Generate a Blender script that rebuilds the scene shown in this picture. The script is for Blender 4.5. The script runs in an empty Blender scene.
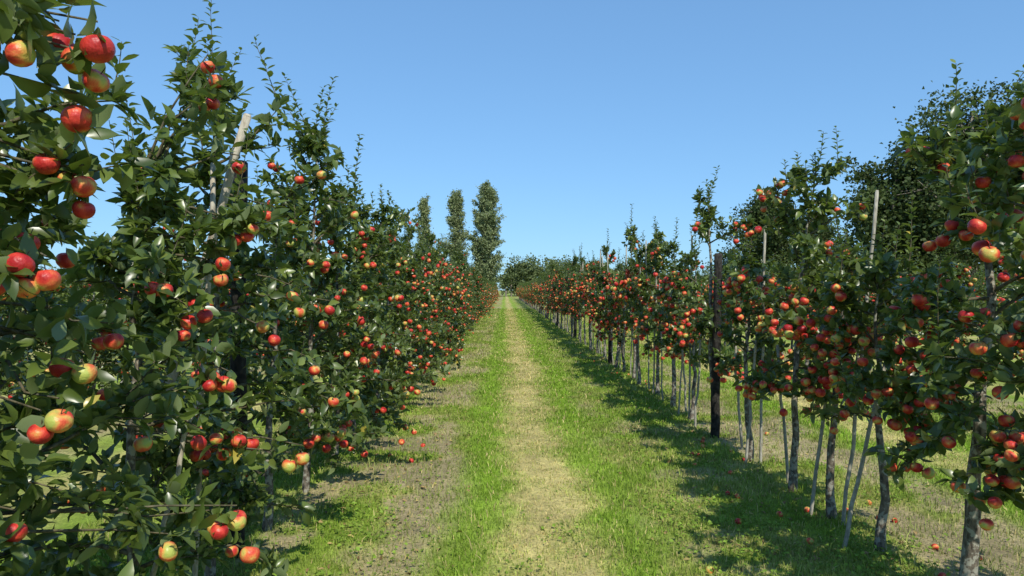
import bpy, math, numpy as np
from mathutils import Vector
rng = np.random.default_rng(11)
scene = bpy.context.scene
R_ = math.radians

# ------------------------------------------------------------------ noise
_tab = np.random.default_rng(5).random((256, 256))
def vnoise(x, y, scale, off=0.0):
    x = np.asarray(x, float) * scale + off * 17.3 + 1000; y = np.asarray(y, float) * scale + off * 31.7 + 1000
    xi = np.floor(x).astype(int); yi = np.floor(y).astype(int)
    fx = x - xi; fy = y - yi
    fx = fx * fx * (3 - 2 * fx); fy = fy * fy * (3 - 2 * fy)
    a = _tab[xi % 256, yi % 256]; b = _tab[(xi + 1) % 256, yi % 256]
    c = _tab[xi % 256, (yi + 1) % 256]; d = _tab[(xi + 1) % 256, (yi + 1) % 256]
    return (a * (1 - fx) + b * fx) * (1 - fy) + (c * (1 - fx) + d * fx) * fy
def fbm(x, y, scale, off=0.0, o=3):
    s = 0; a = 1; t = 0
    for i in range(o):
        s = s + a * vnoise(x, y, scale * 2 ** i, off + i * 3.1); t += a; a *= .55
    return s / t
def sstep(a, b, v):
    t = np.clip((v - a) / (b - a), 0, 1); return t * t * (3 - 2 * t)

# ------------------------------------------------------------------ mesh builder
class MB:
    def __init__(s):
        s.V = []; s.L = []; s.C = []; s.M = []; s.R = []; s.P = []; s.n = 0; s.col = []
    def add(s, V, loops, counts, mat, rnd=None, lp=None, col=None):
        V = np.asarray(V, float)
        if V.ndim == 2: V = V[None]
        N, n, _ = V.shape
        if N == 0: return
        loops = np.asarray(loops); counts = np.asarray(counts)
        s.V.append(V.reshape(-1, 3))
        s.L.append((loops[None] + (np.arange(N) * n)[:, None] + s.n).ravel())
        s.C.append(np.tile(counts, N)); s.M.append(np.full(N * len(counts), mat))
        if rnd is None: rnd = np.zeros(N)
        s.R.append(np.repeat(np.broadcast_to(rnd, (N,)), n))
        if lp is None: lp = np.zeros((n, 3))
        s.P.append(np.tile(lp, (N, 1)))
        if col is not None: s.col.append(np.repeat(col, n, axis=0))
        s.n += N * n
    def mesh(s, name, mats, smooth=True):
        V = np.concatenate(s.V); L = np.concatenate(s.L).astype(np.int32); C = np.concatenate(s.C).astype(np.int32)
        me = bpy.data.meshes.new(name)
        me.vertices.add(len(V)); me.vertices.foreach_set('co', V.ravel().astype(np.float32))
        me.loops.add(len(L)); me.loops.foreach_set('vertex_index', L)
        me.polygons.add(len(C))
        st = np.concatenate([[0], np.cumsum(C)[:-1]]).astype(np.int32)
        me.polygons.foreach_set('loop_start', st); me.polygons.foreach_set('loop_total', C)
        me.polygons.foreach_set('material_index', np.concatenate(s.M).astype(np.int32))
        me.polygons.foreach_set('use_smooth', np.full(len(C), smooth))
        for m in mats: me.materials.append(m)
        a = me.attributes.new('rnd', 'FLOAT', 'POINT'); a.data.foreach_set('value', np.concatenate(s.R).astype(np.float32))
        a = me.attributes.new('lp', 'FLOAT_VECTOR', 'POINT'); a.data.foreach_set('vector', np.concatenate(s.P).ravel().astype(np.float32))
        if s.col:
            a = me.attributes.new('gcol', 'FLOAT_VECTOR', 'POINT'); a.data.foreach_set('vector', np.concatenate(s.col).ravel().astype(np.float32))
        me.update(calc_edges=True)
        return me
def obj(name, me, loc=(0, 0, 0), rot=0, sc=1):
    o = bpy.data.objects.new(name, me); scene.collection.objects.link(o)
    o.location = loc; o.rotation_euler = (0, 0, rot)
    o.scale = (sc, sc, sc) if np.isscalar(sc) else sc
    return o
def nrm(v): return v / np.maximum(np.linalg.norm(v, axis=-1, keepdims=True), 1e-9)

def tube(mb, pts, rad, sides, mat, rnd=0.5, cap=True):
    pts = np.asarray(pts, float); rad = np.asarray(rad, float); n = len(pts)
    T = nrm(np.gradient(pts, axis=0))
    ref = np.array([0.31, 0.95, 0.05]) if abs(T[0][2]) > .7 else np.array([0, 0, 1.])
    U = nrm(np.cross(T, ref)); W = np.cross(T, U)
    a = np.arange(sides) / sides * 2 * math.pi
    V = pts[:, None] + rad[:, None, None] * (np.cos(a)[None, :, None] * U[:, None] + np.sin(a)[None, :, None] * W[:, None])
    V = V.reshape(-1, 3)
    L = []; C = []
    for i in range(n - 1):
        for j in range(sides):
            k = (j + 1) % sides
            L += [i * sides + j, i * sides + k, (i + 1) * sides + k, (i + 1) * sides + j]; C.append(4)
    if cap:
        L += [(n - 1) * sides + j for j in range(sides)]; C.append(sides)
    mb.add(V, L, C, mat, np.array([rnd]), V - pts[0])

# ------------------------------------------------------------------ templates
def leaf_tpl(curl, fold, twist=0.0):
    ts = [0.1, .27, .5, .78, 1.0]; hw = [0, .18, .25, .16, 0]
    c = [(0, t, -curl * t * t) for t in ts]
    l = []; r = []
    for t, w in zip(ts[1:4], hw[1:4]):
        z = -curl * t * t
        l.append((-w, t, z + fold * w + twist * (t - .5) * w)); r.append((w, t, z + fold * w - twist * (t - .5) * w))
    V = np.array(c + l + r)
    L = [0, 1, 5, 1, 2, 6, 5, 2, 3, 7, 6, 3, 4, 7, 0, 8, 1, 1, 8, 9, 2, 2, 9, 10, 3, 3, 10, 4]
    C = [3, 4, 4, 3, 3, 4, 4, 3]
    return V, L, C
LEAF = [leaf_tpl(.18, .35), leaf_tpl(.38, .55, .3), leaf_tpl(.02, .2, -.5), leaf_tpl(.55, .3, .8)]
LEAFLO = (np.array([(0, .05, 0), (-.27, .5, .08), (0, 1, -.15), (.27, .5, .08)]), [0, 3, 2, 1], [4])
def apple_tpl(seg, ring):
    V = []; 
    for i in range(ring + 1):
        th = math.pi * i / ring
        r = math.sin(th) * (1 + .07 * math.cos(th)) if 0 < i < ring else 0
        z = .93 * math.cos(th) - .3 * math.exp(-(th / .38) ** 2) + .14 * math.exp(-((math.pi - th) / .35) ** 2)
        if i in (0, ring): V.append((0, 0, z)); continue
        for j in range(seg):
            a = 2 * math.pi * j / seg
            rr = r * (1 + .02 * math.cos(5 * a) * (1 if th > 1.6 else .3))
            V.append((rr * math.cos(a), rr * math.sin(a), z))
    L = []; C = []
    f = lambda i, j: 1 + (i - 1) * seg + j % seg
    for j in range(seg):
        L += [0, f(1, j), f(1, j + 1)]; C.append(3)
        for i in range(1, ring - 1):
            L += [f(i, j), f(i + 1, j), f(i + 1, j + 1), f(i, j + 1)]; C.append(4)
        L += [f(ring - 1, j), len(V) - 1, f(ring - 1, j + 1)]; C.append(3)
    return np.array(V), L, C
APPLE = apple_tpl(18, 12); APPLELO = apple_tpl(7, 5)
_s = np.array([(math.cos(a) * .045, math.sin(a) * .045, z) for z in (.55, 1.35) for a in (0, 2.1, 4.2)])
STEM = (_s, [0, 1, 4, 3, 1, 2, 5, 4, 2, 0, 3, 5], [4, 4, 4])

def place(mb, tpl, pos, d, nn, ln, mat, rnd, lp=False):
    V, L, C = tpl
    d = nrm(d); x = nrm(np.cross(d, nn)); z = np.cross(x, d)
    M = np.stack([x, d, z], axis=1) * ln[:, None, None]
    W = np.einsum('nk,mkj->mnj', V, M) + pos[:, None]
    mb.add(W, L, C, mat, rnd, V if lp else None)

# ------------------------------------------------------------------ materials
def mat_new(name):
    m = bpy.data.materials.new(name); m.use_nodes = True
    nt = m.node_tree; nt.nodes.clear()
    return m, nt, nt.nodes, nt.links
def out(nt, sh):
    o = nt.nodes.new('ShaderNodeOutputMaterial'); nt.links.new(sh, o.inputs[0])
def attr(nt, name, sock='Fac'):
    a = nt.nodes.new('ShaderNodeAttribute'); a.attribute_name = name; return a.outputs[sock]
def ramp(nt, fac, stops):
    r = nt.nodes.new('ShaderNodeValToRGB'); nt.links.new(fac, r.inputs[0])
    e = r.color_ramp.elements
    while len(e) < len(stops): e.new(.5)
    for i, (p, c) in enumerate(stops): e[i].position = p; e[i].color = (*c, 1)
    return r.outputs[0]
def noise(nt, vec, scale, detail=3, rough=.55):
    n = nt.nodes.new('ShaderNodeTexNoise'); n.inputs['Scale'].default_value = scale; n.inputs['Detail'].default_value = detail
    n.inputs['Roughness'].default_value = rough
    if vec is not None: nt.links.new(vec, n.inputs['Vector'])
    return n.outputs['Fac']
def mathn(nt, op, a, b=None, clamp=False):
    m = nt.nodes.new('ShaderNodeMath'); m.operation = op; m.use_clamp = clamp
    for i, v in enumerate((a, b)):
        if v is None: continue
        if isinstance(v, (int, float)): m.inputs[i].default_value = v
        else: nt.links.new(v, m.inputs[i])
    return m.outputs[0]
def mix(nt, fac, a, b, typ='MIX'):
    m = nt.nodes.new('ShaderNodeMix'); m.data_type = 'RGBA'; m.blend_type = typ
    for i, v in ((0, fac), (6, a), (7, b)):
        if isinstance(v, (int, float)): m.inputs[i].default_value = v
        elif isinstance(v, tuple): m.inputs[i].default_value = (*v, 1)
        else: nt.links.new(v, m.inputs[i])
    return m.outputs[2]
def vscale(nt, vec, s, add=None):
    m = nt.nodes.new('ShaderNodeVectorMath'); m.operation = 'MULTIPLY'; nt.links.new(vec, m.inputs[0]); m.inputs[1].default_value = s
    o = m.outputs[0]
    if add is not None:
        k = nt.nodes.new('ShaderNodeVectorMath'); k.operation = 'ADD'; nt.links.new(o, k.inputs[0]); nt.links.new(add, k.inputs[1]); o = k.outputs[0]
    return o
def princ(nt, col, rough, spec=.5):
    p = nt.nodes.new('ShaderNodeBsdfPrincipled')
    if isinstance(col, tuple): p.inputs['Base Color'].default_value = (*col, 1)
    else: nt.links.new(col, p.inputs['Base Color'])
    if isinstance(rough, float): p.inputs['Roughness'].default_value = rough
    else: nt.links.new(rough, p.inputs['Roughness'])
    p.inputs['Specular IOR Level'].default_value = spec
    return p
def bump(nt, p, h, strength, dist):
    b = nt.nodes.new('ShaderNodeBump'); b.inputs['Strength'].default_value = strength; b.inputs['Distance'].default_value = dist
    nt.links.new(h, b.inputs['Height']); nt.links.new(b.outputs[0], p.inputs['Normal'])

def leaf_mat(name, stops, back, transl, trfac=.28, rough=.42, spec=.45):
    m, nt, N, Lk = mat_new(name)
    c = ramp(nt, attr(nt, 'rnd'), stops)
    g = N.new('ShaderNodeNewGeometry')
    oi = N.new('ShaderNodeObjectInfo')
    big = noise(nt, g.outputs['Position'], 1.6, 2)
    c = mix(nt, mathn(nt, 'MULTIPLY', big, .4), c, mix(nt, .5, c, (stops[-2][1])), 'MIX')
    c = mix(nt, mathn(nt, 'MULTIPLY', oi.outputs['Random'], .3), c, mix(nt, 1.0, c, (1.4, 1.15, .85), 'MULTIPLY'))
    cc = mix(nt, mathn(nt, 'MULTIPLY', g.outputs['Backfacing'], .6), c, back)
    p = princ(nt, cc, rough, spec)
    t = N.new('ShaderNodeBsdfTranslucent'); t.inputs[0].default_value = (*transl, 1)
    ms = N.new('ShaderNodeMixShader'); ms.inputs[0].default_value = trfac
    Lk.new(p.outputs[0], ms.inputs[1]); Lk.new(t.outputs[0], ms.inputs[2]); out(nt, ms.outputs[0])
    return m
M_LEAF = leaf_mat('apple_leaf', [(0, (.022, .044, .009)), (.4, (.05, .086, .016)), (.85, (.105, .155, .03)), (.96, (.20, .245, .055)), (1, (.40, .33, .06))], (.20, .25, .12), (.20, .30, .03), .22, .33, .55)
M_BGLEAF = leaf_mat('broadleaf_foliage', [(0, (.025, .042, .012)), (.6, (.05, .078, .02)), (1, (.09, .13, .035))], (.07, .10, .03), (.12, .18, .04), .18, .6, .25)
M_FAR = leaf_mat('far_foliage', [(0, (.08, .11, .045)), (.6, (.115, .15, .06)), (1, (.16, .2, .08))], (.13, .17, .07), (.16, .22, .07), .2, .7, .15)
M_POP = leaf_mat('poplar_foliage', [(0, (.15, .18, .09)), (.6, (.22, .27, .12)), (1, (.31, .36, .18))], (.28, .32, .2), (.24, .32, .12), .25, .6, .25)

def bark_mat(name, dark, light, sc=18, lichen=.3):
    m, nt, N, Lk = mat_new(name)
    tc = N.new('ShaderNodeTexCoord').outputs['Object']
    n1 = noise(nt, vscale(nt, tc, (1, 1, .35)), sc * 2, 4)
    c = ramp(nt, n1, [(.35, dark), (.65, light)])
    n2 = noise(nt, tc, sc, 3)
    l = mathn(nt, 'MULTIPLY', ramp(nt, n2, [(.5, (0, 0, 0)), (.56, (1, 1, 1))]), lichen)
    c = mix(nt, l, c, (.36, .35, .28))
    p = princ(nt, c, .85, .2); bump(nt, p, n1, .6, .01); out(nt, p.outputs[0]); return m
M_BARK = bark_mat('apple_bark', (.05, .04, .03), (.21, .175, .13), 24, .75)
M_TWIG = bark_mat('twig_bark', (.05, .045, .025), (.13, .11, .06), 30, .1)
M_STAKE = bark_mat('bamboo_stake', (.22, .2, .15), (.42, .39, .31), 25, .3)
M_POST = bark_mat('tarred_post', (.008, .007, .006), (.03, .026, .022), 20, .05)
M_PALE = bark_mat('weathered_pole', (.26, .22, .16), (.5, .45, .36), 20, .2)

# apple skin
m, nt, N, Lk = mat_new('apple_skin'); M_APPLE = m
lp = attr(nt, 'lp', 'Vector'); rn = attr(nt, 'rnd')
cmb = N.new('ShaderNodeCombineXYZ'); r20 = mathn(nt, 'MULTIPLY', rn, 37.0)
for i in range(3): Lk.new(r20, cmb.inputs[i])
blush = noise(nt, vscale(nt, lp, (.8, .8, .8), cmb.outputs[0]), .9, 1)
streak = noise(nt, vscale(nt, lp, (7, 7, .8), cmb.outputs[0]), 1.8, 2)
f = mathn(nt, 'ADD', mathn(nt, 'MULTIPLY', blush, 1.9), mathn(nt, 'MULTIPLY', streak, .35))
f = mathn(nt, 'ADD', f, mathn(nt, 'MULTIPLY', rn, .5)); f = mathn(nt, 'SUBTRACT', f, .86)
c = ramp(nt, f, [(.06, (.38, .42, .09)), (.24, (.60, .37, .09)), (.42, (.66, .14, .05)), (.64, (.56, .042, .028)), (.9, (.36, .016, .018))])
dots = noise(nt, lp, 28, 1)
c = mix(nt, mathn(nt, 'MULTIPLY', ramp(nt, dots, [(.66, (0, 0, 0)), (.72, (1, 1, 1))]), .2), c, (.65, .4, .2))
p = princ(nt, c, .42, .32); bump(nt, p, noise(nt, lp, 3, 1), .15, .02); out(nt, p.outputs[0])

# ------------------------------------------------------------------ ground zones
ROWW = 4.1; XC = .36
DRY = np.array([.54, .465, .185]); GREEN = np.array([.235, .37, .038]); SOIL = np.array([.41, .325, .20]); WEED = np.array([.22, .32, .04])
def zones(x, y):
    w = (fbm(x, y, .35, 1) - .5) * .34 + (fbm(x, y, 1.7, 2) - .5) * .22
    u = np.mod(x - XC + ROWW / 2, ROWW) - ROWW / 2 + w
    a = np.abs(u)
    ad = a + (fbm(x, y, 3.5, 6) - .5) * .35
    dry = (1 - sstep(.12, .52, ad)) * (.55 + .45 * sstep(.3, .6, fbm(x, y, 1.5, 7)))
    green = sstep(.12, .50, ad) * (1 - sstep(.62, .88, a + (fbm(x, y, 2.2, 4) - .5) * .35))
    pn = fbm(x, y, 1.5, 9, 4)
    side = sstep(.55, .9, a)
    pl = np.where(u < 0, sstep(.44, .60, pn + .08 * np.exp(-((a - 1.0) / .35) ** 2)) * .85, sstep(.55, .72, pn) * .6)
    soil = side * pl
    weed = np.clip(1 - dry - green - soil, 0, 1)
    return dry, green, soil, weed
def gcolor(x, y):
    d, g, s, w = zones(x, y)
    dm = sstep(.38, .68, fbm(x, y, 2.6, 14))[:, None] * .5
    c = d[:, None] * DRY + g[:, None] * GREEN + s[:, None] * SOIL + w[:, None] * (WEED * (1 - dm) + DRY * dm * .85)
    tot = (d + g + s + w)[:, None]
    c = c / np.maximum(tot, .5)
    v = fbm(x, y, 3.1, 20, 3)[:, None]; v2 = fbm(x, y, .5, 22, 2)[:, None]
    yel = sstep(.45, .7, fbm(x, y, 1.1, 25))[:, None] * .3
    c = c * (1 - yel) + (c * .5 + DRY * .5) * yel
    return c * (.66 + .68 * v) * (.85 + .3 * v2)
def gz(x, y):
    return (fbm(x, y, .9, 30) - .5) * .06 + (fbm(x, y, 4, 31) - .5) * .025

xs = np.concatenate([[-900, -400, -150, -60, -30, -18], np.arange(-12, -3.5, .3), np.arange(-3.5, 8, .06), np.arange(8, 20, .4), [24, 32, 60, 150, 400, 900]])
ys = [-60, -20, -8, -3, 0, 1.5, 2.5]
while ys[-1] < 900: ys.append(ys[-1] + max(.05, ys[-1] * .011))
ys = np.array(ys)
X, Y = np.meshgrid(xs, ys); nx = len(xs); ny = len(ys)
xf = X.ravel(); yf = Y.ravel()
V = np.stack([xf, yf, gz(xf, yf)], 1)
ii, jj = np.meshgrid(np.arange(nx - 1), np.arange(ny - 1)); q = (jj * nx + ii).ravel()
L = np.stack([q, q + 1, q + nx + 1, q + nx], 1).ravel()
me = bpy.data.meshes.new('ground')
me.vertices.add(len(V)); me.vertices.foreach_set('co', V.ravel()); me.loops.add(len(L)); me.loops.foreach_set('vertex_index', L.astype(np.int32))
me.polygons.add(len(q)); me.polygons.foreach_set('loop_start', (np.arange(len(q)) * 4).astype(np.int32)); me.polygons.foreach_set('loop_total', np.full(len(q), 4, np.int32))
me.polygons.foreach_set('use_smooth', np.ones(len(q), bool))
a = me.attributes.new('gcol', 'FLOAT_VECTOR', 'POINT'); a.data.foreach_set('vector', gcolor(xf, yf).ravel().astype(np.float32))
me.update(calc_edges=True)
m, nt, N, Lk = mat_new('orchard_ground')
g = N.new('ShaderNodeNewGeometry').outputs['Position']
gc = attr(nt, 'gcol', 'Vector')
fine = noise(nt, g, 45, 5, .7); mid = noise(nt, g, 9, 4, .6)
k = ramp(nt, fine, [(.3, (.4, .4, .4)), (.5, (.9, .9, .9)), (.72, (1.3, 1.25, 1.2))])
c = mix(nt, 1.0, gc, k, 'MULTIPLY')
k2 = ramp(nt, mid, [(.3, (.68, .68, .68)), (.7, (1.15, 1.15, 1.1))]); c = mix(nt, 1.0, c, k2, 'MULTIPLY')
p = princ(nt, c, .95, .15); bump(nt, p, fine, .8, .02); out(nt, p.outputs[0])
me.materials.append(m); obj('ground', me)

# grass blades
m, nt, N, Lk = mat_new('grass_blade'); M_GRASS = m
c = attr(nt, 'gcol', 'Vector'); p = princ(nt, c, .6, .2)
t = N.new('ShaderNodeBsdfTranslucent'); Lk.new(c, t.inputs[0]); ms = N.new('ShaderNodeMixShader'); ms.inputs[0].default_value = .3
Lk.new(p.outputs[0], ms.inputs[1]); Lk.new(t.outputs[0], ms.inputs[2]); out(nt, ms.outputs[0])
NB = 600000
uu = rng.random(NB); y0, y1 = 3.3, 60.
by = y0 * (y1 / y0) ** uu
bx = rng.uniform(-3.0, 7.5, NB)
vis = np.abs(bx) < by * .85 + .3
bx = bx[vis]; by = by[vis]
d, gr, so, we = zones(bx, by)
dens = np.clip(.42 * d + 1.0 * gr + .18 * so + .9 * we, 0, 1) * (.45 + .8 * fbm(bx, by, 5, 40))
keep = rng.random(len(bx)) < dens
bx = bx[keep]; by = by[keep]; d = d[keep]; n = len(bx)
h = rng.uniform(.015, .05, n) * (1 - .45 * d) * (1 + by * .01) * (.6 + .9 * fbm(bx, by, 2.5, 44)); w = rng.uniform(.0022, .0045, n) * np.maximum(1, by / 5)
tall = rng.random(n) < .04; h[tall] *= 2.0
an = rng.uniform(0, 6.28, n); le = rng.uniform(.1, .9, n) * h; la = rng.uniform(0, 6.28, n)
base = np.stack([bx, by, gz(bx, by) - .003], 1)
side = np.stack([np.cos(an), np.sin(an), np.zeros(n)], 1) * w[:, None]
tip = base + np.stack([np.cos(la) * le, np.sin(la) * le, h], 1)
mid_ = base + np.stack([np.cos(la) * le * .3, np.sin(la) * le * .3, h * .6], 1)
col = gcolor(bx, by) * .5 + (GREEN * .5) 
straw = (rng.random(n) < .08 + .48 * d)
col = np.where(straw[:, None], np.array([.60, .50, .22]), col) * rng.uniform(.6, 1.3, n)[:, None]
gm = MB()
gm.add(np.stack([base - side, base + side, mid_ + side * .7, mid_ - side * .7, tip], 1), [0, 1, 2, 3, 3, 2, 4], [4, 3], 0, rng.random(n), None, col)
obj('grass', gm.mesh('grass', [M_GRASS], False))
# broad leaved weeds
n = 80000
bx = rng.uniform(-2.6, 7, n); by = 3.3 * (25 / 3.3) ** rng.random(n)
d, gr, so, we = zones(bx, by)
keep = rng.random(n) < (we * .9 * sstep(.35, .6, fbm(bx, by, 1.6, 50)) + gr * .08 + so * .06)
bx = bx[keep]; by = by[keep]; n = len(bx)
wm = MB(); bpos = np.stack([bx, by, gz(bx, by) + rng.uniform(.005, .045, n)], 1)
dd = nrm(np.stack([rng.normal(0, 1, n), rng.normal(0, 1, n), rng.uniform(-.2, .5, n)], 1)); nn = nrm(np.stack([rng.normal(0, .4, n), rng.normal(0, .4, n), np.ones(n)], 1))
Vt = LEAFLO[0] * np.array([1.6, 1, 1]); x_ = nrm(np.cross(dd, nn)); z_ = np.cross(x_, dd)
Mx = np.stack([x_, dd, z_], 1) * rng.uniform(.014, .038, n)[:, None, None]
wm.add(np.einsum('nk,mkj->mnj', Vt, Mx) + bpos[:, None], LEAFLO[1], LEAFLO[2], 0, rng.random(n), None, np.array([.18, .28, .035]) * rng.uniform(.6, 1.5, n)[:, None])
obj('ground_weeds', wm.mesh('weeds', [M_GRASS], False))

# ------------------------------------------------------------------ apple trees
def gen_tree(mb, rg, H, base, R, nap, lod=0, org=(0, 0, 0), extra=(), lean=(0, 0), gappy=0.0, dens=1.0, shoots=1.0, taper=.62, tk=1.0, clump=(1, 1, 2, 3, 4)):
    org = np.array(org, float)
    n = 12; zz = np.linspace(0, H, n)
    wx = np.cumsum(rg.normal(0, .016, n)); wy = np.cumsum(rg.normal(0, .016, n)); wx[0] = wy[0] = 0
    lead = np.stack([wx + lean[0] * zz / H, wy + lean[1] * zz / H, zz], 1)
    f = lambda z: np.array([np.interp(z, zz, lead[:, 0]), np.interp(z, zz, lead[:, 1]), z])
    rt = np.interp(zz, [0, .15, .6 * H, H], [.036, .026, .014, .003]) * rg.uniform(.9, 1.15) * tk
    lead2 = lead.copy(); lead2[0, 2] = -.05
    tube(mb, lead2 + org, rt, 8 if lod == 0 else 4, 0, rg.random())
    SP = []; SO = []
    SH = []
    step = .056 if lod == 0 else .09
    z = base; az = rg.uniform(0, 6.28)
    sp = (.046 if lod == 0 else .085) / dens
    ph = rg.uniform(0, 50)
    while z < H * .95:
        t = (z - base) / (H - base)
        az += 2.399 + rg.normal(0, .5)
        z += step * rg.uniform(.6, 1.4)
        if gappy and vnoise(z * 2.4 + ph, math.cos(az) * .7 + ph, 1.0, H) < gappy: continue
        prof = (1 - taper * t ** 1.5)
        if t > .78: prof *= .62
        L = R * prof * rg.uniform(.4, 1.25) * (1.0 if t > .06 else .75)
        el = R_(rg.uniform(-5, 35) + 30 * t)
        d = np.array([math.cos(az) * math.cos(el), math.sin(az) * math.cos(el), math.sin(el)])
        p = f(z); pts = [p]; m_ = 6
        dr = rg.uniform(.02, .18) * (1 - t)
        for i in range(m_):
            d = nrm(d + rg.normal(0, .13, 3) + np.array([0, 0, -dr])); p = p + d * L / m_; pts.append(p)
        pts = np.array(pts); r0 = min(.013, .006 + L * .008)
        tube(mb, pts + org, np.linspace(r0, .0022, m_ + 1), 5 if lod == 0 else 3, 1, rg.random(), False)
        segs = [(pts, .18)]
        for k in range(rg.integers(2, 5)):
            i0 = rg.integers(1, m_); p = pts[i0]; dd = nrm(nrm(pts[i0] - pts[i0 - 1]) + rg.normal(0, .8, 3) + np.array([0, 0, .25]))
            l2 = L * rg.uniform(.2, .5); q = [p]
            for i in range(4):
                dd = nrm(dd + rg.normal(0, .15, 3)); p = p + dd * l2 / 4; q.append(p)
            q = np.array(q); 
            if lod == 0: tube(mb, q + org, np.linspace(.004, .0018, 5), 4, 1, rg.random(), False)
            segs.append((q, .1))
        ax = f(z)
        for (q, skip) in segs:
            sl = np.linalg.norm(np.diff(q, axis=0), axis=1); cl = np.concatenate([[0], np.cumsum(sl)])
            s = np.arange(cl[-1] * skip + sp * rg.random(), cl[-1], sp); s = np.append(s, cl[-1])
            P = np.stack([np.interp(s, cl, q[:, i]) for i in range(3)], 1)
            SP.append(P); o = P - ax; SO.append(nrm(o + np.array([0, 0, 1e-3])))
        if rg.random() < (.16 + .34 * t) * shoots: SH.append((pts[-1], rg.uniform(.18, .55)))
    SH.append((f(H * .98), rg.uniform(.3, .5)))
    for zf in (.95, .92, .88): SH.append((f(H * zf), rg.uniform(.2, .42)))
    SP = np.concatenate(SP); SO = np.concatenate(SO)
    ex = np.array(extra, float).reshape(-1, 4)
    if len(ex):
        for e_ in ex:
            P0 = e_[:3]; ax = f(min(max(P0[2] + .15, base), H)); pp = np.linspace(ax, P0 + np.array([0, 0, .06]), 5); pp[1:-1] += rg.normal(0, .02, (3, 3))
            tube(mb, pp + org, np.linspace(.008, .0025, 5), 5, 1, .5, False)
            back = nrm(ax - P0)
            for b in range(8):
                q_ = P0 + back * (.02 + .055 * b) + rg.normal(0, .05, 3); q_[2] += .04
                SP = np.vstack([SP, q_]); SO = np.vstack([SO, -back])
    k = 5 if lod == 0 else 4
    cnt = rg.integers(k - 2, k + 3, len(SP))
    P = np.repeat(SP, cnt, 0); O = np.repeat(SO, cnt, 0); N_ = len(P)
    D = O * .45 + rg.normal(0, .62, (N_, 3)) + np.array([0, 0, .2])
    D = nrm(D); NN = O * .5 + rg.normal(0, .45, (N_, 3)) + np.array([0, 0, .7])
    P = P + rg.normal(0, .008, (N_, 3))
    ln = rg.uniform(.05, .10, N_) * (1 if lod == 0 else 1.25)
    PS = []; DS = []; NS = []; LS = []
    for (p, l) in SH:
        d = nrm(np.array([0, 0, 1.0]) + rg.normal(0, .22, 3)); m_ = 5; q = [p]
        for i in range(m_): d = nrm(d + rg.normal(0, .06, 3) + np.array([0, 0, .05])); p = p + d * l / m_; q.append(p)
        q = np.array(q)
        if lod == 0: tube(mb, q + org, np.linspace(.0035, .0015, m_ + 1), 4, 1, .5, False)
        s = np.arange(0, 1, (.017 if lod == 0 else .03) / l)
        for i, t in enumerate(s):
            a_ = i * 2.4; r_ = np.array([math.cos(a_), math.sin(a_), .0])
            PS.append([np.interp(t * m_, range(m_ + 1), q[:, c]) for c in range(3)]); DS.append(r_ * .8 + np.array([0, 0, rg.uniform(.2, 1.1)])); NS.append(-r_ * .6 + np.array([0, 0, 1.]) + rg.normal(0, .25, 3)); LS.append(rg.uniform(.06, .095) * (1 - .45 * t) * (1 if lod == 0 else 1.25))
    P = np.vstack([P, PS]); D = np.vstack([D, DS]); NN = np.vstack([NN, NS]); ln = np.concatenate([ln, LS]); N_ = len(P)
    rn = rg.random(N_) ** 1.1 * .95; rn[rg.random(N_) < .005] = 1.0
    P = P + org
    if lod == 0:
        ch = rg.integers(0, 4, N_)
        for i in range(4):
            s = ch == i; place(mb, LEAF[i], P[s], D[s], NN[s], ln[s], 2, rn[s])
    else: place(mb, LEAFLO, P, D, NN, ln, 2, rn)
    ra = np.linalg.norm(SP[:, :2] - np.stack([np.interp(SP[:, 2], zz, lead[:, 0]), np.interp(SP[:, 2], zz, lead[:, 1])], 1), axis=1)
    ok = np.where((ra > R * .35) & (SP[:, 2] > base * .8))[0]
    A = []; 
    if nap:
        while len(A) < nap:
            ci = rg.choice(ok); c0 = SP[ci] + SO[ci] * .03
            for j in range(rg.choice(clump)):
                q_ = c0 + np.array([rg.normal(0, .045), rg.normal(0, .045), -.05 + rg.normal(0, .04)])
                if all(np.sum((q_ - b) ** 2) > .062 ** 2 for b in A): A.append(q_)
    rad = list(rg.uniform(.028, .0355, len(A)))
    for e_ in ex: A.append(e_[:3]); rad.append(e_[3])
    if A:
        A = np.array(A) + org; rad = np.array(rad); nA = len(A)
        up = nrm(np.array([0, 0, 1.]) + rg.normal(0, .32, (nA, 3))); dd = nrm(np.cross(up, rg.normal(0, 1, (nA, 3))))
        rr = rg.random(nA)
        place(mb, APPLE if lod == 0 else APPLELO, A, dd, up, rad * (1 if lod == 0 else 1.05), 3, rr, True)
        if lod == 0: place(mb, STEM, A, dd, up, rad, 1, rr)
TM = [M_BARK, M_TWIG, M_LEAF, M_APPLE]
F = 700.
LX = -1.68; RX = 2.42; CZ = 1.7
def wpix(px, py, d): return ((px - 505) / F * d, d, CZ - (py - 289) / F * d)
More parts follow.
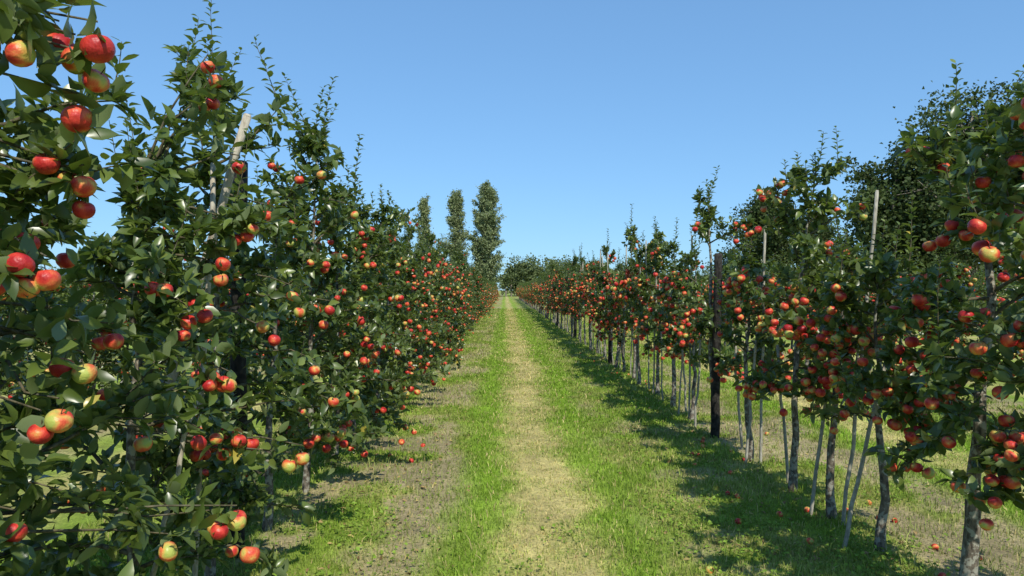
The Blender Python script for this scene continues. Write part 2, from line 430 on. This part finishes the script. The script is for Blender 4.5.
# fruit clusters of the near left hand trees: measured (bearing, height, distance, radius)
nearfruit = [(100,50,1.55,.036),(78,62,1.6,.032),(62,48,1.65,.033),(98,82,1.62,.030),(80,120,1.62,.035),(24,55,1.5,.030),
 (23,265,1.75,.034),(50,280,1.8,.033),(29,287,1.78,.034),(86,187,1.95,.034),(72,182,2.0,.033),(86,210,2.0,.031),(65,367,2.0,.034),(87,373,2.0,.034),
 (62,420,1.85,.035),(44,432,1.85,.032),(18,530,1.9,.032),(170,550,2.35,.034),(217,525,2.5,.035),(238,521,2.5,.034),(116,341,2.3,.032),
 (190,322,2.9,.034),(206,316,2.9,.034),(197,304,2.95,.031),(224,264,3.1,.034),(222,280,3.1,.034),(236,240,3.2,.033),(248,236,3.2,.032),
 (209,68,3.2,.034),(217,82,3.2,.034),(214,104,3.25,.032),(205,108,3.25,.032),(240,168,3.4,.035),(155,289,2.7,.033),(166,290,2.7,.033),
 (290,465,3.1,.034),(303,458,3.1,.033),(214,378,2.9,.033),(230,385,2.9,.033),(293,296,3.9,.034),(300,312,3.9,.033),(185,335,2.9,.03),(145,443,2.5,.033),
 (200,442,2.8,.033),(275,340,3.6,.033),(315,370,3.9,.033),(330,310,4.3,.034),(268,216,3.8,.034),(322,175,4.8,.035),(300,180,4.8,.035),(355,215,5.6,.035)]
LT = [(1.15, 3.2), (2.15, 3.0), (3.1, 2.2), (4.0, 3.0), (4.95, 2.2), (5.9, 3.0), (6.9, 2.6), (7.9, 2.65), (8.9, 2.75), (9.9, 2.5)]
RT = [(2.75, 2.7, 0), (3.66, 2.6, .16), (4.5, 1.85, 0), (5.15, 1.95, .05), (5.87, 2.7, .15), (6.9, 2.0, 0), (8.05, 2.8, -.06), (9.1, 2.15, 0), (10.1, 2.3, 0), (11.1, 2.5, 0)]
allL = []; allR = []
fr = {i: [] for i in range(len(LT))}
for (px, py, dd, rr) in nearfruit:
    wx_, wy_, wz_ = wpix(px, py, dd)
    i = int(np.argmin([abs(t[0] - wy_) for t in LT])); fr[i].append((wx_ - LX, wy_ - LT[i][0], wz_, rr * .96))
for i, (d, H) in enumerate(LT):
    mb = MB(); rg = np.random.default_rng(100 + i)
    gen_tree(mb, rg, H, .3, .80, 26 if i < 4 else 70, extra=fr[i], dens=1.05, gappy=.24, lean=((.1, .03) if i == 3 else (0, 0)))
    me = mb.mesh('apple_tree_mesh', TM); allL.append((me, H)); obj('apple_tree', me, (LX, d, 0))
for i, (d, H, ln_) in enumerate(RT):
    mb = MB(); rg = np.random.default_rng(220 + i)
    gen_tree(mb, rg, H, .8, .70 if i < 2 else .62, 110 if i < 2 else 105, lean=(ln_, 0), gappy=.14 if i < 2 else .3, dens=1.05, taper=.35 if i < 2 else .55, tk=1.45 if i < 2 else 1.2, shoots=.8)
    me = mb.mesh('apple_tree_mesh', TM); allR.append((me, H)); obj('apple_tree', me, (RX, d, 0))
def row(x, y0_, y1_, pool, hm):
    y = y0_
    while y < y1_:
        me, H = pool[rng.integers(0, len(pool))]
        h_ = hm * rng.uniform(.80, 1.15); s = h_ / H; s = min(max(s, .74), 1.25)
        obj('apple_tree', me, (x + rng.normal(0, .06), y + rng.normal(0, .08), 0), rng.uniform(0, 6.28), (1.0, 1.0, s)); y += rng.uniform(.95, 1.1)
row(LX, 10.9, 38, allL[4:], 2.5); row(RX, 12.1, 40, allR[2:], 2.5)
row(LX - ROWW, 1.5, 22, allL[4:], 2.3); row(RX + ROWW, 4.5, 28, allR[2:], 2.1)
# distant segments
segs = []
for sname in range(4):
    mb = MB(); rg = np.random.default_rng(300 + sname)
    for k in range(8):
        gen_tree(mb, rg, rg.uniform(2.0, 2.55), .35 if sname < 2 else .75, .75, 48, lod=1, org=(0, k * 1.03, 0))
    segs.append(mb.mesh('distant_row_mesh', TM))
def frow(x, y0_, y1_, k, zs=1.0):
    y = y0_
    while y < y1_:
        obj('distant_apple_tree_row', segs[(rng.integers(0, 2)) + k], (x, y, 0), 0, (1, 1, zs * rng.uniform(.92, 1.05))); y += 8.25
frow(LX, 38.5, 115, 0); frow(RX, 40.5, 120, 2)
for j in range(1, 3): frow(LX - ROWW * j, 22 if j == 1 else 4, 80, 0, .92)
for j in range(1, 4): frow(RX + ROWW * j, 28 if j == 1 else 8, 90, 2, .88)

# ------------------------------------------------------------------ stakes & posts
def pole(name, a, b, r0, r1, mat, sides=10, wob=.006):
    mb = MB(); a = np.array(a, float); b = np.array(b, float); n = 9
    pts = a + (b - a) * np.linspace(0, 1, n)[:, None]; rg = np.random.default_rng(int(abs(a[1]) * 100) + 7)
    pts[1:] += rg.normal(0, wob, (n - 1, 3)) * np.array([1, 1, 0]); 
    tube(mb, pts, np.linspace(r0, r1, n), sides, 0, .5)
    mb2 = pts[-1]; tube(mb, [mb2, mb2 + nrm(b - a) * .012], [r1, r1 * .75], sides, 0, .5)
    return obj(name, mb.mesh(name, [mat]))
for yy in (8.0, 16.0, 24., 32., 40., 48.): pole('trellis_post', (RX - .02, yy, -.1), (RX + .03, yy, 2.1), .052, .045, M_POST)
for yy in (12.3, 20.3, 28.3): pole('trellis_post', (LX + .06, yy, -.1), (LX + .06, yy, 2.3), .045, .04, M_POST)
pole('trellis_post', (-1.70, 4.45, -.1), (-1.68, 4.45, 2.5), .05, .045, M_POST)
pole('wooden_pole', (-1.80, 3.55, .8), (-1.29, 3.5, 2.56), .024, .02, M_PALE)
pole('wooden_pole', (-1.60, 3.6, .0), (-1.41, 3.4, 2.3), .014, .012, M_PALE)
pole('wooden_pole', (-1.62, 3.0, 0), (-1.33, 3.1, 1.4), .012, .01, M_PALE)
for (dx, dy, tx, h_, y) in [(.0, 0, .26, 2.4, 5.0), (-.22, .1, .12, 1.25, 4.55), (-.15, 0, .05, 1.5, 5.2), (.05, 0, .1, 2.3, 6.75), (0, 0, .05, 2.4, 9.2), (-.05, 0, .02, 2.3, 11.2), (.06, 0, -.03, 1.2, 6.1), (-.08, 0, .04, 1.3, 6.8), (.1, 0, 0, 1.3, 7.4), (-.08, 0, .0, 1.2, 8.6), (.08, 0, 0, 1.1, 9.6), (.0, 0, .05, 2.6, 14.2), (0, 0, .05, 2.7, 18.0)]:
    pole('tree_stake', (RX + dx, y, -.05), (RX + tx, y + dy, h_), .014, .012, M_STAKE, 8)
for k in range(26):
    y = 9.5 + k * 1.05; pole('tree_stake', (RX + rng.normal(0, .06), y, -.05), (RX + rng.normal(0, .05), y, rng.choice([1.1, 1.3, 2.5])), .012, .01, M_STAKE, 6)

# ------------------------------------------------------------------ fallen fruit and leaves
n = 60; fx = np.where(rng.random(n) < .8, rng.normal(2.25, .35, n), rng.normal(-1.4, .3, n)); fy = 3.8 * (22 / 3.8) ** rng.random(n)
mb = MB(); P = np.stack([fx, fy, gz(fx, fy) + .014], 1); up = nrm(rng.normal(0, 1, (n, 3))); dd = nrm(np.cross(up, rng.normal(0, 1, (n, 3))))
place(mb, APPLE, P, dd, up, rng.uniform(.018, .027, n), 0, rng.random(n), True); obj('fallen_apples', mb.mesh('fallen_apples', [M_APPLE]))
n = 1300; fx = np.where(rng.random(n) < .55, rng.normal(1.9, .6, n), rng.normal(-1.0, .4, n)); fy = 3.4 * (25 / 3.4) ** rng.random(n)
mb = MB(); P = np.stack([fx, fy, gz(fx, fy) + .012], 1); up = nrm(np.array([0, 0, 1.]) + rng.normal(0, .4, (n, 3))); dd = nrm(np.cross(up, rng.normal(0, 1, (n, 3))))
m, nt, N, Lk = mat_new('dead_leaf'); c = ramp(nt, attr(nt, 'rnd'), [(0, (.12, .07, .03)), (.5, (.3, .2, .09)), (1, (.4, .33, .1))]); p = princ(nt, c, .8, .2); out(nt, p.outputs[0])
place(mb, LEAF[1], P, dd, up, rng.uniform(.03, .06, n), 0, rng.random(n)); obj('fallen_leaves', mb.mesh('fallen_leaves', [m]))

# ------------------------------------------------------------------ background trees
def crown_faces(mb, rg, C, N_, spread, size, mat):
    idx = rg.integers(0, len(C), N_)
    P = C[idx] + rg.normal(0, 1, (N_, 3)) * spread[idx][:, None] * np.array([1, 1, .75])
    D = nrm(rg.normal(0, 1, (N_, 3))); NN = nrm(rg.normal(0, .7, (N_, 3)) + np.array([0, -.2, .7]))
    V = LEAFLO[0] * np.array([1.5, 1, 1.4])
    cl = np.random.default_rng(3).random(len(C))[idx]
    place(mb, (V, LEAFLO[1], LEAFLO[2]), P, D, NN, rg.uniform(.7, 1.4, N_) * size, mat, np.clip(rg.random(N_) * .5 + cl * .5, 0, 1))
def broadleaf(seed, H, R, N_, size):
    rg = np.random.default_rng(seed); mb = MB()
    tr = np.stack([np.cumsum(rg.normal(0, .08, 8)), np.cumsum(rg.normal(0, .08, 8)), np.linspace(-.1, H * .85, 8)], 1)
    tube(mb, tr, np.linspace(H * .03, H * .004, 8), 9, 0)
    C = []; S = []
    for i in range(26):
        t = rg.uniform(.18, 1); p = tr[min(7, int(t * 7))].copy(); az = rg.uniform(0, 6.28)
        prof = math.sin(min(1, (t * .85 + .12)) * math.pi) ** .6
        L = R * prof * rg.uniform(.6, 1.1); el = R_(rg.uniform(5, 40) + 30 * t); d = np.array([math.cos(az) * math.cos(el), math.sin(az) * math.cos(el), math.sin(el)])
        q = [p]
        for k in range(6): d = nrm(d + rg.normal(0, .15, 3)); p = p + d * L / 6; q.append(p)
        q = np.array(q); tube(mb, q, np.linspace(H * .009, .015, 7), 5, 0, .5, False)
        for k in (3, 4, 5, 6):
            for _ in range(3):
                e_ = q[k] + rg.normal(0, 1, 3) * R * .15; tube(mb, [q[k - 1], (q[k - 1] + e_) / 2 + rg.normal(0, .04, 3), e_], [.02, .014, .008], 3, 0, .5, False)
                C.append(e_); S.append(R * rg.uniform(.05, .12))
    crown_faces(mb, rg, np.array(C), N_, np.array(S), size, 1)
    return mb.mesh('broadleaf_tree_mesh', [M_BARK, M_BGLEAF])
b1 = broadleaf(1, 11.2, 4.4, 30000, .17); b2 = broadleaf(2, 8.8, 3.4, 20000, .17); b3 = broadleaf(3, 9.8, 3.8, 22000, .19)
obj('broadleaf_tree', b1, (23.4, 35, 0), 0, 1.12); obj('broadleaf_tree', b3, (20.8, 37, 0), 1.0, 1.02); obj('broadleaf_tree', b1, (28.0, 37, 0), 2, 1.08)
obj('broadleaf_tree', b2, (18.8, 52, 0), 2.0, 1.06); obj('broadleaf_tree', b2, (22.5, 50, 0), 4.0, .85); obj('broadleaf_tree', b3, (33, 52, 0), 4.0, .9)
def poplar(seed, H, R, N_, thin=1.0):
    rg = np.random.default_rng(seed); mb = MB()
    tr = np.stack([np.cumsum(rg.normal(0, .05, 10)), np.cumsum(rg.normal(0, .05, 10)), np.linspace(-.1, H * .97, 10)], 1)
    tube(mb, tr, np.linspace(.32, .03, 10), 8, 0)
    C = []; S = []
    for i in range(110):
        t = rg.uniform(.06, .93); p = np.array([np.interp(t, np.linspace(0, 1, 10), tr[:, c]) for c in range(3)]); az = rg.uniform(0, 6.28)
        L = H * rg.uniform(.1, .2) * (1 - .6 * t); rr = R * (1 - (2 * t - .85) ** 2 * .45) * (1 - .45 * t ** 4) * rg.uniform(.45, 1.05)
        e_ = p + np.array([math.cos(az) * rr, math.sin(az) * rr, L])
        m1 = p * .45 + e_ * .55 + np.array([math.cos(az), math.sin(az), 0]) * rr * .15
        tube(mb, [p, m1, e_], [.06, .04, .015], 4, 0, .5, False)
        for s in np.linspace(.35, 1.05, 6): C.append(p + (e_ - p) * s + rg.normal(0, .12, 3)); S.append(rg.uniform(.16, .34) * thin)
    crown_faces(mb, rg, np.array(C), N_, np.array(S), .26, 1)
    return mb.mesh('poplar_mesh', [M_BARK, M_POP])
obj('poplar_tree', poplar(1, 20.4, 2.9, 34000), (-3.2, 122, 0)); obj('poplar_tree', poplar(2, 19.4, 2.2, 20000), (-8.7, 124, 0)); obj('poplar_tree', poplar(3, 18.4, 1.7, 11000, .8), (-14.2, 124, 0))
# distant wood
mb = MB(); rg = np.random.default_rng(77); C = []; S = []
for i in range(230):
    x = rg.uniform(-170, 190); y = rg.uniform(165, 200); 
    H = rg.uniform(5, 8); 
    if 0 < x < 22: H = rg.uniform(8.5, 10.5) - abs(x - 9) * .15
    if x < -2: H = rg.uniform(5, 7)
    tube(mb, [(x, y, 0), (x, y, H * .5)], [.25, .15], 5, 0)
    for k in range(16): C.append((x + rg.normal(0, H * .22), y + rg.normal(0, H * .22), H * rg.uniform(.18, .9))); S.append(H * rg.uniform(.06, .11))
for i in range(14):
    x = rg.uniform(-8, 24); y = rg.uniform(160, 170); H = rg.uniform(4.5, 7) + (3 if x > 1 else 0)
    tube(mb, [(x, y, 0), (x, y, H * .5)], [.25, .15], 5, 0)
    for k in range(16): C.append((x + rg.normal(0, H * .2), y + rg.normal(0, H * .2), H * rg.uniform(.15, .9))); S.append(H * rg.uniform(.06, .11))
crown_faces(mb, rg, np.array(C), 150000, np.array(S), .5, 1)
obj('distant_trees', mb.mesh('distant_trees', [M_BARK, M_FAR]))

# ------------------------------------------------------------------ light, sky, camera
AZ = 163.0; EL = 47.0
w = bpy.data.worlds.new('World'); scene.world = w; w.use_nodes = True; nt = w.node_tree
sk = nt.nodes.new('ShaderNodeTexSky'); sk.sky_type = 'NISHITA'; sk.sun_disc = False; sk.sun_elevation = R_(EL); sk.sun_rotation = R_(AZ); sk.air_density = 1.0; sk.dust_density = .15; sk.ozone_density = 2.2
gm_ = nt.nodes.new('ShaderNodeGamma'); gm_.inputs[1].default_value = .50; nt.links.new(sk.outputs[0], gm_.inputs[0])
tn = nt.nodes.new('ShaderNodeMix'); tn.data_type = 'RGBA'; tn.blend_type = 'MULTIPLY'; tn.inputs[0].default_value = 1; nt.links.new(gm_.outputs[0], tn.inputs[6]); tn.inputs[7].default_value = (1.04, 1.74, 2.5, 1)
bg = nt.nodes['Background']; nt.links.new(tn.outputs[2], bg.inputs[0]); bg.inputs[1].default_value = .15
sd = bpy.data.lights.new('sun', 'SUN'); sd.energy = 5.0; sd.angle = R_(.5); sd.color = (1, .95, .85)
so_ = bpy.data.objects.new('sun', sd); scene.collection.objects.link(so_)
to = Vector((math.sin(R_(AZ)) * math.cos(R_(EL)), math.cos(R_(AZ)) * math.cos(R_(EL)), math.sin(R_(EL))))
so_.rotation_euler = to.to_track_quat('Z', 'Y').to_euler()
cd = bpy.data.cameras.new('camera'); cam = bpy.data.objects.new('camera', cd); scene.collection.objects.link(cam)
cd.sensor_width = 36; cd.lens = F / 1024 * 36; cd.clip_start = .05; cd.clip_end = 3000
cam.location = (0, 0, CZ); cam.rotation_euler = (R_(90 + .1), 0, -math.atan(7 / F))
scene.camera = cam
scene.view_settings.view_transform = 'Standard'; scene.view_settings.look = 'None'; scene.view_settings.exposure = 0
